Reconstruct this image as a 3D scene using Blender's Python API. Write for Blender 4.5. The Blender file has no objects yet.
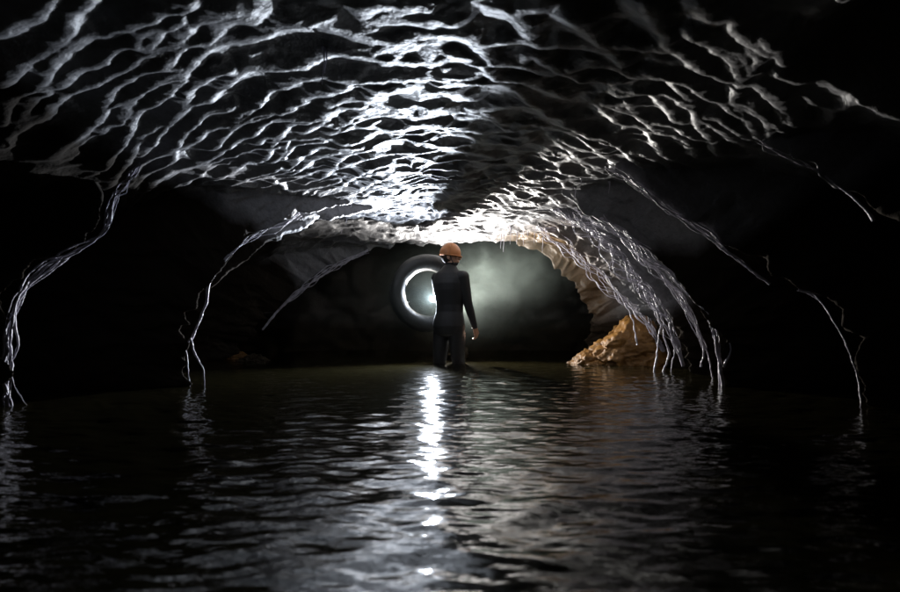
import bpy, bmesh, math, random
import numpy as np
from mathutils import Vector, Matrix

S = bpy.context.scene
R = math.radians
rng = np.random.default_rng(7)
random.seed(7)

# ------------------------------------------------------------------ camera
CAM_Z, PITCH, F = 0.444, math.atan(26 / 600), 600.0
cam_d = bpy.data.cameras.new('camera')
cam = bpy.data.objects.new('camera', cam_d)
S.collection.objects.link(cam)
cam.location = (0, 0, CAM_Z)
cam.rotation_euler = (R(90) + PITCH, 0, 0)
cam_d.sensor_width = 36
cam_d.lens = 24
cam_d.clip_start = 0.05
cam_d.clip_end = 200
cam_d.dof.use_dof = True
cam_d.dof.focus_distance = 5.6
cam_d.dof.aperture_fstop = 2.8
S.camera = cam

# ------------------------------------------------------------------ world (faint night sky outside the cave)
W = bpy.data.worlds.new('World')
S.world = W
W.use_nodes = True
wn = W.node_tree.nodes
sky = wn.new('ShaderNodeTexSky')
sky.sky_type = 'NISHITA'
sky.sun_disc = False
sky.sun_elevation = R(2)
sky.sun_rotation = R(180)
W.node_tree.links.new(sky.outputs[0], wn['Background'].inputs[0])
wn['Background'].inputs[1].default_value = 0.003

S.view_settings.view_transform = 'Standard'
S.view_settings.look = 'None'
S.view_settings.exposure = 0
S.view_settings.gamma = 1
S.view_settings.use_curve_mapping = False
S.cycles.use_denoising = True
S.cycles.max_bounces = 8
S.cycles.diffuse_bounces = 3
S.cycles.glossy_bounces = 4
S.cycles.volume_bounces = 1
S.cycles.caustics_reflective = False
S.cycles.caustics_refractive = False
S.cycles.sample_clamp_indirect = 4.0

# ------------------------------------------------------------------ the two lit lamps of the photograph
LAMP = Vector((-0.200, 6.87, 0.70))       # torch in the left hand
AIM = Vector((-0.10, -0.97, 0.08)).normalized()
TORCH_W, BANK_W = 860.0, 780.0


def spot(name, loc, aim, watts, size, blend, radius, col):
    d = bpy.data.lights.new(name, 'SPOT')
    d.energy = watts
    d.spot_size = R(size)
    d.spot_blend = blend
    d.shadow_soft_size = radius
    d.color = col
    o = bpy.data.objects.new(name, d)
    S.collection.objects.link(o)
    o.location = loc
    o.rotation_euler = Vector(aim).to_track_quat('-Z', 'Y').to_euler()
    return o


torch_light = spot('torch_light', LAMP + AIM * 0.05, AIM, TORCH_W, 118, 0.8, 0.02, (0.80, 0.88, 1.0))
BANK = Vector((0.055, 7.36, 0.58))          # lamp on the far bank, hidden by the person
BAIM = Vector((0.17, -0.91, 0.38)).normalized()
bank_light = spot('bank_light', BANK + BAIM * 0.06, BAIM, BANK_W, 146, 0.8, 0.02, (1.0, 0.96, 0.90))


# ------------------------------------------------------------------ helpers
def ray(px, py):
    X, Y = (px - 450) / F, (296 - py) / F
    c, s = math.cos(PITCH), math.sin(PITCH)
    return np.array([X, c - Y * s, s + Y * c])


def at(px, py, d):
    """point of the scene seen at photo pixel (px, py) that lies d metres down the passage"""
    v = ray(px, py)
    return np.array([0, 0, CAM_Z]) + v * (d / v[1])


def tag(o, label=None, cat=None, group=None, kind=None):
    if label: o['label'] = label
    if cat: o['category'] = cat
    if group: o['group'] = group
    if kind: o['kind'] = kind
    return o


def grid_mesh(name, P, mat, smooth=True, flip=False):
    """P: (n, m, 3) array of points"""
    n, m = P.shape[:2]
    idx = np.arange(n * m).reshape(n, m)
    q = np.stack([idx[:-1, :-1], idx[1:, :-1], idx[1:, 1:], idx[:-1, 1:]], -1).reshape(-1, 4)
    if flip: q = q[:, ::-1]
    return raw_mesh(name, P.reshape(-1, 3), q, mat, smooth)


def raw_mesh(name, V, Q, mat, smooth=True):
    me = bpy.data.meshes.new(name)
    V = np.ascontiguousarray(V, dtype=np.float32)
    Q = np.ascontiguousarray(Q, dtype=np.int32)
    k = Q.shape[1]
    me.vertices.add(len(V)); me.vertices.foreach_set('co', V.ravel())
    me.loops.add(Q.size); me.loops.foreach_set('vertex_index', Q.ravel())
    me.polygons.add(len(Q))
    me.polygons.foreach_set('loop_start', np.arange(len(Q), dtype=np.int32) * k)
    me.polygons.foreach_set('loop_total', np.full(len(Q), k, dtype=np.int32))
    me.update(calc_edges=True)
    me.validate()
    me.polygons.foreach_set('use_smooth', np.full(len(me.polygons), smooth, dtype=bool))
    o = bpy.data.objects.new(name, me)
    S.collection.objects.link(o)
    if mat: me.materials.append(mat)
    return o


def bm_obj(name, bm, mat, parent=None, smooth=True):
    me = bpy.data.meshes.new(name)
    bm.normal_update()
    bm.to_mesh(me); bm.free()
    for p in me.polygons: p.use_smooth = smooth
    o = bpy.data.objects.new(name, me)
    S.collection.objects.link(o)
    for m in (mat if isinstance(mat, (list, tuple)) else [mat]):
        me.materials.append(m)
    if parent: o.parent = parent
    return o


# --- gradient noise, 3D, vectorised
_perm = np.random.default_rng(3).permutation(256)
_perm = np.concatenate([_perm, _perm, _perm]).astype(np.int32)
_g = np.random.default_rng(4).normal(size=(256, 3))
_g = (_g / np.linalg.norm(_g, axis=1, keepdims=True)).astype(np.float32)


def noise(x, y, z):
    x, y, z = np.broadcast_arrays(np.asarray(x, np.float32), np.asarray(y, np.float32), np.asarray(z, np.float32))
    xi, yi, zi = np.floor(x).astype(np.int32), np.floor(y).astype(np.int32), np.floor(z).astype(np.int32)
    xf, yf, zf = x - xi, y - yi, z - zi
    xi, yi, zi = xi & 255, yi & 255, zi & 255
    u, v, w = [t * t * t * (t * (t * 6 - 15) + 10) for t in (xf, yf, zf)]
    out = 0
    for a in (0, 1):
        for b in (0, 1):
            for c in (0, 1):
                h = _perm[_perm[_perm[xi + a] + yi + b] + zi + c]
                g = _g[h]
                d = g[..., 0] * (xf - a) + g[..., 1] * (yf - b) + g[..., 2] * (zf - c)
                out = out + d * (u if a else 1 - u) * (v if b else 1 - v) * (w if c else 1 - w)
    return out * 1.6


def fbm(x, y, z, octv=4, gain=0.5):
    a, f, s = 1.0, 1.0, 0
    for _ in range(octv):
        s = s + a * noise(x * f, y * f, z * f)
        a *= gain; f *= 2.03
    return s


def smooth01(a, b, x):
    t = np.clip((x - a) / (b - a), 0, 1)
    return t * t * (3 - 2 * t)


# ------------------------------------------------------------------ materials
def mat_new(name):
    m = bpy.data.materials.new(name)
    m.use_nodes = True
    nt = m.node_tree
    return m, nt, nt.nodes['Principled BSDF']


def simple(name, col, rough=0.5, metal=0.0, bump=0.0, bscale=40.0, emis=None, estr=0.0, var=0.15):
    m, nt, b = mat_new(name)
    N, L = nt.nodes, nt.links
    tc = N.new('ShaderNodeTexCoord')
    nz = N.new('ShaderNodeTexNoise'); nz.inputs['Scale'].default_value = bscale; nz.inputs['Detail'].default_value = 5
    L.new(tc.outputs['Object'], nz.inputs['Vector'])
    mx = N.new('ShaderNodeMix'); mx.data_type = 'RGBA'
    mx.inputs[6].default_value = (*[c * (1 - var) for c in col], 1)
    mx.inputs[7].default_value = (*[min(1, c * (1 + var)) for c in col], 1)
    L.new(nz.outputs['Fac'], mx.inputs[0]); L.new(mx.outputs[2], b.inputs['Base Color'])
    b.inputs['Roughness'].default_value = rough
    b.inputs['Metallic'].default_value = metal
    if bump:
        bp = N.new('ShaderNodeBump'); bp.inputs['Strength'].default_value = bump; bp.inputs['Distance'].default_value = 0.01
        L.new(nz.outputs['Fac'], bp.inputs['Height']); L.new(bp.outputs[0], b.inputs['Normal'])
    if emis:
        b.inputs['Emission Color'].default_value = (*emis, 1)
        b.inputs['Emission Strength'].default_value = estr
    return m


def rock_material(name, pale, tint, mud_shade, mud_shade_top, rough=0.38, ochre=None, near=None, side=None):
    """washed limestone above, brown silt under the flood line; near and side paint shade on the walls"""
    m, nt, b = mat_new(name)
    N, L = nt.nodes, nt.links
    geo = N.new('ShaderNodeNewGeometry')
    pos = geo.outputs['Position']
    big = N.new('ShaderNodeTexNoise'); big.inputs['Scale'].default_value = 1.7; big.inputs['Detail'].default_value = 6
    fine = N.new('ShaderNodeTexNoise'); fine.inputs['Scale'].default_value = 28; fine.inputs['Detail'].default_value = 8; fine.inputs['Roughness'].default_value = 0.65
    pits = N.new('ShaderNodeTexVoronoi'); pits.inputs['Scale'].default_value = 60
    for n in (big, fine, pits): L.new(pos, n.inputs['Vector'])
    c1 = N.new('ShaderNodeMix'); c1.data_type = 'RGBA'
    c1.inputs[6].default_value = (*pale, 1); c1.inputs[7].default_value = (*tint, 1)
    rmp = N.new('ShaderNodeMapRange'); rmp.inputs[1].default_value = 0.35; rmp.inputs[2].default_value = 0.7
    L.new(big.outputs['Fac'], rmp.inputs[0]); L.new(rmp.outputs[0], c1.inputs[0])
    col = c1.outputs[2]
    if ochre:
        # an iron stained patch of the rock around one place
        vd = N.new('ShaderNodeVectorMath'); vd.operation = 'DISTANCE'
        L.new(pos, vd.inputs[0]); vd.inputs[1].default_value = ochre[0]
        ad = N.new('ShaderNodeMath'); ad.operation = 'MULTIPLY_ADD'
        L.new(big.outputs['Fac'], ad.inputs[0]); ad.inputs[1].default_value = -1.2; L.new(vd.outputs['Value'], ad.inputs[2])
        mr = N.new('ShaderNodeMapRange'); mr.inputs[1].default_value = ochre[1] - 0.6; mr.inputs[2].default_value = ochre[1] - 1.1
        L.new(ad.outputs[0], mr.inputs[0])
        c3 = N.new('ShaderNodeMix'); c3.data_type = 'RGBA'
        L.new(mr.outputs[0], c3.inputs[0]); L.new(col, c3.inputs[6]); c3.inputs[7].default_value = (*ochre[2], 1)
        col = c3.outputs[2]
    sp = N.new('ShaderNodeMix'); sp.data_type = 'RGBA'; sp.blend_type = 'MULTIPLY'; sp.inputs[0].default_value = 0.55
    fr = N.new('ShaderNodeMapRange'); fr.inputs[1].default_value = 0.3; fr.inputs[2].default_value = 0.7; fr.inputs[3].default_value = 0.45; fr.inputs[4].default_value = 1.15
    L.new(fine.outputs['Fac'], fr.inputs[0]); L.new(col, sp.inputs[6]); L.new(fr.outputs[0], sp.inputs[7])
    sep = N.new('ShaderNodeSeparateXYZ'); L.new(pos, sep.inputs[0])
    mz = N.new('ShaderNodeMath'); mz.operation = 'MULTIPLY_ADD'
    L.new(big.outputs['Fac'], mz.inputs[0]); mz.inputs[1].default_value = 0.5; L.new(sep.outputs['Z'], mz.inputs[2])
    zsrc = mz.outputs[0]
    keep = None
    if near:                                   # leaves the painted shade off the lit right wall of the inner passage
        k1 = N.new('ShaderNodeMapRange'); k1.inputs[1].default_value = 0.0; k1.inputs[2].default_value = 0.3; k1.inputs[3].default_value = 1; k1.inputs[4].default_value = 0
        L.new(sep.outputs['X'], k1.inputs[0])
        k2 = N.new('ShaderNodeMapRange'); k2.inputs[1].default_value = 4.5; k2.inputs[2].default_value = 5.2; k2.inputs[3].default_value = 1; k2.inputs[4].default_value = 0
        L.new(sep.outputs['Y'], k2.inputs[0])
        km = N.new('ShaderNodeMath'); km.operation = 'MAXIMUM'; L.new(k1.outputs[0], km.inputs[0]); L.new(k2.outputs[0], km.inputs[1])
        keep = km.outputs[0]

    def shade_kept(sock):
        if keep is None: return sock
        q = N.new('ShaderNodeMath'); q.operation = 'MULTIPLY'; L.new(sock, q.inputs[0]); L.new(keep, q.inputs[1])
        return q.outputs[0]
    if side:                                   # painted shade: silt colour runs higher where the walls stand far back
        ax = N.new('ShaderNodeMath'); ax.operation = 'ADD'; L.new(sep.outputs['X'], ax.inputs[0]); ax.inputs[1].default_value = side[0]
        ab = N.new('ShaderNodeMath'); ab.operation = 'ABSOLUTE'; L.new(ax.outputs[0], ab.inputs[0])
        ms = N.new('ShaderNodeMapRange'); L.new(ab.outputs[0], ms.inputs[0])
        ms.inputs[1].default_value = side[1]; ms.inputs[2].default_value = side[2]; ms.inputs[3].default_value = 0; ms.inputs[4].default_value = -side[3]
        mt = N.new('ShaderNodeMath'); mt.operation = 'ADD'; L.new(zsrc, mt.inputs[0]); L.new(shade_kept(ms.outputs[0]), mt.inputs[1])
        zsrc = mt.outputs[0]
    if near:                                   # shade of the outer passage, painted in as more silt colour: (y from, y to, metres higher)
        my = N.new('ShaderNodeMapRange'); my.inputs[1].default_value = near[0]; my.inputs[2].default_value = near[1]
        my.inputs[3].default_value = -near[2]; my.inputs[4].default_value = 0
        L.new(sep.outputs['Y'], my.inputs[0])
        ma = N.new('ShaderNodeMath'); ma.operation = 'ADD'; L.new(zsrc, ma.inputs[0]); L.new(shade_kept(my.outputs[0]), ma.inputs[1])
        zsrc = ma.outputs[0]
    mm = N.new('ShaderNodeMapRange'); mm.inputs[1].default_value = mud_shade_top + 0.15; mm.inputs[2].default_value = mud_shade_top + 0.33
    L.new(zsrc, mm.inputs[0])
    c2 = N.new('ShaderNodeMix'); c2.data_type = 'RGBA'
    c2.inputs[6].default_value = (*mud_shade, 1); L.new(sp.outputs[2], c2.inputs[7]); L.new(mm.outputs[0], c2.inputs[0])
    L.new(c2.outputs[2], b.inputs['Base Color'])
    rr = N.new('ShaderNodeMapRange'); rr.inputs[3].default_value = rough - 0.12; rr.inputs[4].default_value = rough + 0.2
    L.new(fine.outputs['Fac'], rr.inputs[0]); 
    rw = N.new('ShaderNodeMix'); rw.inputs[2].default_value = 0.9                      # mud and painted shade are matt, washed rock is wet
    L.new(mm.outputs[0], rw.inputs[0]); L.new(rr.outputs[0], rw.inputs[3]); L.new(rw.outputs[0], b.inputs['Roughness'])
    sl = N.new('ShaderNodeMapRange'); sl.inputs[3].default_value = 0.12; sl.inputs[4].default_value = 0.5
    L.new(mm.outputs[0], sl.inputs[0]); L.new(sl.outputs[0], b.inputs['Specular IOR Level'])
    b1 = N.new('ShaderNodeBump'); b1.inputs['Strength'].default_value = 0.5; b1.inputs['Distance'].default_value = 0.012
    L.new(fine.outputs['Fac'], b1.inputs['Height'])
    b2 = N.new('ShaderNodeBump'); b2.inputs['Strength'].default_value = 0.3; b2.inputs['Distance'].default_value = 0.006
    L.new(pits.outputs['Distance'], b2.inputs['Height']); L.new(b1.outputs[0], b2.inputs['Normal'])
    L.new(b2.outputs[0], b.inputs['Normal'])
    return m


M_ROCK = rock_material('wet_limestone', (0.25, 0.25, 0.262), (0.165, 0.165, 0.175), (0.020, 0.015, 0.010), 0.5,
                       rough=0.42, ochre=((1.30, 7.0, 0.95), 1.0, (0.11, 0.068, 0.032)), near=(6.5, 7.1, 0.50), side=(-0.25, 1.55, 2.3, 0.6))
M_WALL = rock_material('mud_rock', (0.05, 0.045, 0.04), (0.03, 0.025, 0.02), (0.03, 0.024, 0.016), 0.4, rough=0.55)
M_BOULDER = rock_material('ochre_rock', (0.27, 0.125, 0.018), (0.12, 0.052, 0.009), (0.10, 0.06, 0.025), -0.25, rough=0.48)
M_CALC = rock_material('white_calcite', (0.58, 0.56, 0.64), (0.40, 0.38, 0.45), (0.3, 0.28, 0.26), -0.5, rough=0.28)


# ------------------------------------------------------------------ cave shell
ZC = -0.30                     # the polar axis runs along the passage at this height
Y0, Y1 = -2.6, 10.4


def hw(y, side):               # half width of the wide, dark, undercut passage
    base = 3.45 if side < 0 else 3.35
    return base + 0.15 * np.sin(y * 1.3 + (0 if side < 0 else 2)) + 0.5 * smooth01(7.3, 8.6, y)


def hh(y):                     # ceiling height above the axis
    z = np.interp(y, [-3, 1.0, 2.2, 4.0, 5.6, 6.35, 6.8, 7.05, 7.25, 7.6, 8.2, 9.2, 11],
                  [1.75, 1.70, 1.64, 1.60, 1.58, 1.56, 1.48, 1.42, 1.42, 1.85, 2.3, 2.6, 2.6])
    return z - ZC


def base_r(th, y):
    c, s = np.cos(th), np.sin(th)
    w = np.where(c < 0, hw(y, -1), hw(y, 1))
    n = 2.25
    return (np.abs(c / w) ** n + np.abs(s / hh(y)) ** n) ** (-1 / n)


# ridges: traced crests that hang in front of the undercut walls: (photo x, photo y, distance down the passage)
RIDGES = {
    'A': [(12, 408, 3.15), (8, 350, 3.2), (14, 300, 3.25), (45, 265, 3.35), (98, 234, 3.5), (108, 206, 3.5)],
    'B': [(196, 388, 4.2), (190, 340, 4.2), (208, 285, 4.35), (240, 245, 4.5), (300, 214, 4.9), (370, 198, 5.5)],
    'B2': [(208, 290, 4.6), (255, 250, 4.8), (320, 222, 5.3), (390, 210, 5.9)],
    'C': [(240, 356, 7.0), (262, 328, 7.0), (298, 290, 7.1), (330, 268, 7.15), (365, 252, 7.18), (400, 246, 7.2), (440, 244, 7.2),
          (500, 241, 7.2), (540, 254, 7.15), (572, 284, 7.1), (584, 320, 7.05), (582, 358, 7.0)],
    'D': [(722, 388, 4.2), (717, 345, 4.25), (700, 310, 4.35), (660, 262, 4.5), (610, 225, 4.7), (560, 198, 5.0)],
    'E': [(862, 406, 3.15), (849, 345, 3.3), (820, 300, 3.5), (800, 290, 3.55), (745, 265, 3.75), (700, 230, 3.85), (640, 188, 3.95), (615, 172, 4.0)],
    'F': [(905, 230, 2.7), (870, 213, 2.9), (830, 180, 3.0), (790, 156, 3.05), (765, 150, 3.1)],
    'H': [(668, 368, 6.0), (648, 320, 6.1), (606, 280, 6.3), (570, 245, 6.45), (530, 220, 6.5)],
    'I': [(690, 372, 5.1), (668, 318, 5.2), (636, 280, 5.3), (595, 238, 5.5), (550, 208, 5.7)],
}
KSL = {'A': 2.2, 'B': 2.2, 'B2': 1.6, 'C': 2.6, 'D': 2.2, 'E': 2.2, 'F': 2.2, 'H': 1.6, 'I': 1.6}

# crest lines of the scallops, traced from the photograph (photo pixels); each is laid onto the smooth vault below
CRESTS = """
85,0 81,7 71,12 67,28 59,41 43,51 20,63 10,75 0,85
122,28 105,34 77,40 63,49 48,63 44,73 42,85
178,0 162,8 138,18 126,28
45,0 36,8 30,17 16,21 4,28
178,18 162,25 142,29 130,41 114,51 103,61 85,68 67,76 57,85 41,89 20,95 6,107
156,28 146,45 136,55 130,65 114,75 89,87 65,95 47,109 24,118
178,45 154,49 140,52
130,44 146,48 172,43
178,67 150,67 130,77 109,93 105,105 97,120
178,69 158,81 140,93 126,105 122,118
178,83 154,99 140,109
178,107 172,120
45,95 28,107 24,120
178,32 172,51 166,65
247,2 231,4 211,16 195,22 178,36 170,45 162,65
180,41 199,43
243,18 233,15 225,20 213,36 205,45 193,59 176,75 150,85
328,20 316,19 296,22 276,29 255,39 239,40 219,42 207,46
328,51 312,57 298,61 272,65 247,67 237,71 223,69 207,72 195,81 184,91
239,73 225,85 207,98 186,103 180,111 172,120
184,91 185,103
179,81 164,91 150,101
328,75 312,75 290,81 270,91 255,103 241,114 235,120
328,89 312,93 298,99 280,111 264,117 247,120
231,107 217,107 205,111 195,120
328,105 320,114 292,118 272,119
150,49 170,45
150,12 174,6 182,0
300,22 312,19 332,22 349,28 365,32 385,40 414,39 438,34 458,34 478,43
369,14 371,8 383,4 401,8 418,4 426,4
367,28 375,22 391,19 409,19 426,22
426,22 438,18 450,20
300,63 316,54 336,50 357,55 375,56 395,59 416,61 428,63 442,59 458,57
375,51 387,46 397,47 414,42
395,55 405,48 422,43
300,77 320,75 345,78 379,80 416,78 430,73 442,75 478,71
300,99 318,91 339,86 345,79
322,111 332,101 349,96 367,96
300,118 320,114 334,107 357,104 367,109
353,120 369,114 397,114
367,96 381,89 397,87 414,83
397,107 416,117 430,111 448,109 478,114
420,97 430,93 440,89 458,93 470,99
442,81 458,79 478,81
438,36 430,47 428,61
450,35 466,39 480,43 499,41 517,38 531,38 545,45 559,42
505,10 517,18 525,26 531,36
517,14 537,9
480,44 489,57 511,62 531,65 551,71
525,59 537,54 551,63 572,73 582,78
450,53 466,55 482,63 499,75 519,80 537,86 564,96
450,83 470,81 491,82 509,86 525,96 541,107 559,118
450,67 470,69 486,67
450,111 470,110 495,105 521,102 531,103
486,111 497,120
572,14 584,24 596,39 612,49 622,63
572,67 592,62 612,66 628,72
584,78 604,81 620,81
592,99 604,107 616,120
608,103 628,109
564,43 588,44 608,49
646,4 656,18 667,34 673,45 689,55 707,65 725,75 738,78 744,83
620,45 640,46 665,49
697,30 707,41 723,51 734,59 742,73 743,81
723,47 738,55 746,63 754,71
703,6 711,14 721,19 734,18 742,26 748,39 758,49 770,52
750,49 758,59 752,69
766,39 780,47 790,59
786,71 798,77
620,67 632,75 650,73 667,75 683,79 701,84 711,95 729,103 742,114
675,81 689,95 695,109 707,120
620,95 636,93 661,94 677,95 689,101
659,96 669,107 677,120
744,83 758,83 772,91 780,105 786,120
740,99 758,107 770,120
744,85 736,95 742,105
709,115 729,120
620,105 634,114 646,120
151,100 139,110 128,122 127,134 116,149 100,169
126,100 122,118 106,128
185,100 177,114 169,124 151,139 141,155
169,124 153,128 141,133 133,145 130,159 116,177 100,193
230,108 211,110 197,118 185,128 175,143 171,161
226,125 207,126 197,132 187,143 169,151 147,159 139,171 126,187 118,203 108,220
169,163 149,171 139,179 130,193 128,205
201,161 177,169 161,175 143,191 128,205 118,218
258,100 248,112 232,126 218,139 211,147
278,112 256,116 242,122 230,128
278,120 266,122 252,132 234,141 214,155 191,165
278,147 254,149 230,155 216,159 189,165
278,136 264,136 256,143
278,134 268,151 262,159
258,161 242,163 230,171 220,177
278,167 254,175 228,185 205,191 187,197 167,199 151,209
258,193 242,195 222,193
278,197 262,205 250,220
149,195 169,187 187,183
270,114 282,111 298,100
270,120 294,119 321,116 337,106 359,105 379,110
270,141 280,130 292,123 306,121
306,130 323,122 337,125
331,132 347,120 361,114 379,113 400,114 418,115 446,109
335,130 351,124 367,125 379,128 400,127 418,121 444,124
270,141 290,139 319,138 351,140 367,136 379,130
282,157 294,145 311,142 323,141
286,167 304,153 323,146 359,146
290,173 317,157 337,153 355,151 367,148
270,161 282,153 286,143
329,171 337,163 345,155 357,151
304,183 325,175 345,163 363,159 375,155
343,183 361,173 375,165 392,163
365,175 379,170 392,171 412,171
351,193 371,183 386,177 396,173
298,218 311,201 327,191 343,183
270,195 290,191 311,187 339,181
270,220 282,205 300,193 311,187
306,214 337,201 359,191 377,185 396,183
319,209 351,201 379,195 412,193
270,175 290,169
270,209 286,199 302,195
331,218 363,209 392,205 412,199
363,195 379,189 400,195
594,100 609,112 619,122 635,125 653,132 674,135 692,145 700,155
629,102 635,114 647,122 655,130
607,102 629,104
653,122 678,125 690,136 708,141
661,100 669,108 674,118 684,120
682,100 694,108 700,120 710,139 720,153
700,116 714,124 732,139
710,114 722,116 738,130
570,126 588,132 609,139 627,153 647,167 663,177 680,193 692,211
649,133 669,153 700,169
633,153 651,155 671,164 688,183
560,139 580,147 603,151 617,163 635,175 651,185 663,195 674,205
560,155 574,155 590,165 617,171 641,181 657,197 671,205 690,220
564,145 584,161 605,167 627,171
590,139 605,153 621,167
560,169 580,175 609,177
560,179 572,187 601,190 625,199
568,189 584,201 609,220
588,193 607,207 625,214 631,220
560,201 580,209 601,218
647,175 661,191 674,201 676,209
684,201 698,220
466,120 481,116 497,120 505,129
466,129 487,132 505,130 519,128
456,149 477,153 495,158
562,118 576,128 608,141
560,140 576,144 592,149 608,151
562,143 580,157 602,171
546,154 568,154 584,165 608,173
546,156 556,159 572,159
535,168 560,169 580,176
529,177 548,178 580,176
511,181 519,186 535,188 552,197 566,209
509,189 517,195 539,202 572,217 592,230
560,177 570,189 588,203 608,221
519,184 544,186 568,187 608,189
497,196 515,205 544,205 580,211
496,201 511,211 531,215 560,226
497,207 523,209 552,215
473,221 497,217 523,219 544,230
294,193 277,196 265,203 255,212 247,224 239,241 231,251 221,263 208,279
289,200 277,204 271,216 253,223
314,194 298,202 287,212 275,222 263,233 249,245 239,259 225,269 210,285
332,190 312,200 304,206
354,194 330,200 310,210 294,220 273,230 257,243
298,226 277,233 263,241 251,253 233,263 219,275
332,231 310,237 298,245 273,253 255,263 233,273 216,285
326,235 314,245 304,255
358,226 338,229 322,220
330,249 318,259 302,275 291,291
566,186 581,198 599,206 615,210 629,219 639,227 654,239 670,257 684,271 692,294
540,194 556,198 576,208 601,216 625,231 641,241 660,257 680,275 692,296 700,300
540,206 560,210 587,221 609,225 635,237 641,243
540,216 568,223 597,229 627,241 645,249
540,225 560,235 581,249 601,259 619,271 635,291
540,237 556,249 570,259 585,267
581,235 593,245
597,239 615,249 617,257
617,255 637,261 654,271 670,285 688,294
591,261 607,267 625,281 641,298
637,225 651,231 656,239
759,82 777,93 783,112 797,123
740,104 756,110 769,121 773,139 781,150
754,100 769,116 783,129 791,143 799,157
738,102 750,119 761,137
720,116 734,125 748,137 763,141 781,151 801,163 825,175 836,181 850,200
720,130 734,139 748,143
41,87 24,94 11,102 3,112 0,121
45,95 31,102 27,111 18,123 8,133 0,142
51,104 41,114 27,121 14,130
119,103 107,108 97,119 80,131 59,145 49,158
"""

# y lines: dense where the camera looks, coarse behind it
yl = np.concatenate([np.linspace(Y0, 1.5, 120, endpoint=False), np.linspace(1.5, 7.4, 860, endpoint=False), np.linspace(7.4, Y1, 160)])
tl = np.linspace(0.02, math.pi - 0.02, 900)
TH, YY = np.meshgrid(tl, yl, indexing='ij')
RB = base_r(TH, YY)
BX, BZ = RB * np.cos(TH), ZC + RB * np.sin(TH)

def voronoi(seeds, ax, az, reach):
    F1 = np.full(TH.shape, 9e9, np.float32); F2 = F1.copy()
    for q, sz in seeds:
        j0, j1 = np.searchsorted(yl, q[1] - reach), np.searchsorted(yl, q[1] + reach)
        i0, i1 = 0, len(tl)
        sl = (slice(i0, i1), slice(j0, j1))
        d = np.sqrt(((wx[sl] - q[0]) / ax) ** 2 + (wy[sl] - q[1]) ** 2 + ((wz[sl] - q[2]) / az) ** 2) / np.float32(sz)
        f1, f2 = F1[sl], F2[sl]
        F2[sl] = np.minimum(np.maximum(f1, d), f2)
        F1[sl] = np.minimum(f1, d)
    return F1, F2


def scatter(n, spacing, ax, az, y0, y1, smin, smax):
    out = []
    P = np.zeros((0, 3)); Z = np.zeros(0)
    for t, y in rng.uniform([0.03, y0], [math.pi - 0.03, y1], size=(n, 2)):
        r = float(base_r(np.array(t), np.array(y)))
        p = np.array([r * math.cos(t), y, ZC + r * math.sin(t)])
        size = np.interp(y, [1.5, 4, 7], [1.0, 0.8, 0.66]) * rng.uniform(smin, smax)
        if len(P):
            d = P - p
            if np.any((d[:, 0] / ax) ** 2 + d[:, 1] ** 2 + (d[:, 2] / az) ** 2 < (spacing * 0.5 * (size + Z)) ** 2): continue
        P = np.vstack([P, p]); Z = np.append(Z, size)
        out.append((p, size))
    return out


# scallop seeds on the base shell
seeds = scatter(12000, 0.175, 2.0, 1.6, -2.6, 10.0, 0.6, 1.45)
small = scatter(9000, 0.085, 1.7, 1.4, 1.4, 7.4, 0.6, 1.4)
print('seeds', len(seeds), len(small))
wx = BX + 0.16 * fbm(BX * 2.2, YY * 2.2, BZ * 2.2, 3)
wy = YY + 0.10 * fbm(BX * 2.2 + 9, YY * 2.2, BZ * 2.2, 3)
wz = BZ + 0.07 * noise(BX * 3, YY * 3 + 5, BZ * 3)
wx, wy, wz = [a.astype(np.float32) for a in (wx, wy, wz)]
F1, F2 = voronoi(seeds, 2.0, 1.6, 0.8)
e = np.clip(F2 - F1, 0, 1)
e = np.sqrt(e * e + 0.03 ** 2) - 0.03
hollow = 1 - np.exp(-e / 0.17)
G1, G2 = voronoi(small, 1.7, 1.4, 0.35)
e2 = np.clip(G2 - G1, 0, 1); e2 = np.sqrt(e2 * e2 + 0.02 ** 2) - 0.02
hollow2 = 1 - np.exp(-e2 / 0.06)
RF = RB + 0.05 * fbm(BX * 0.9, YY * 0.9, BZ * 0.9 + 3, 2)

for k, pts in RIDGES.items():
    P = np.array([at(*p) for p in pts])
    # refine and roughen the crest line
    T = np.linspace(0, len(P) - 1, (len(P) - 1) * 7 + 1)
    Q = np.stack([np.interp(T, np.arange(len(P)), P[:, i]) for i in range(3)], 1)
    Q[:, 1] += 0.035 * noise(Q[:, 2] * 7, Q[:, 0] * 7, ord(k[0]))
    rr = np.hypot(Q[:, 0], Q[:, 2] - ZC)
    th = np.arctan2(Q[:, 2] - ZC, Q[:, 0])
    rr = rr + 0.014 * noise(th * 14, Q[:, 1] * 3, ord(k[0]) + 0.5)
    best = np.full(TH.shape, 9.0, np.float32)
    for i in range(len(Q) - 1):
        rm = 0.5 * (rr[i] + rr[i + 1])
        ax, ay = th[i] * rm, Q[i, 1]
        bx, by = th[i + 1] * rm, Q[i + 1, 1]
        vx, vy = bx - ax, by - ay
        L2 = vx * vx + vy * vy + 1e-9
        j0, j1 = np.searchsorted(yl, min(ay, by) - 0.8), np.searchsorted(yl, max(ay, by) + 0.8)
        sl = (slice(None), slice(j0, j1))
        X, Y = TH[sl] * rm - ax, YY[sl] - ay
        t = np.clip((X * vx + Y * vy) / L2, 0, 1)
        dist = np.hypot(X - t * vx, Y - t * vy)
        val = rr[i] + (rr[i + 1] - rr[i]) * t + KSL[k] * dist * (0.85 + 0.3 * np.minimum(dist, 1))
        best[sl] = np.minimum(best[sl], val)
    RF = np.minimum(RF, best)
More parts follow.
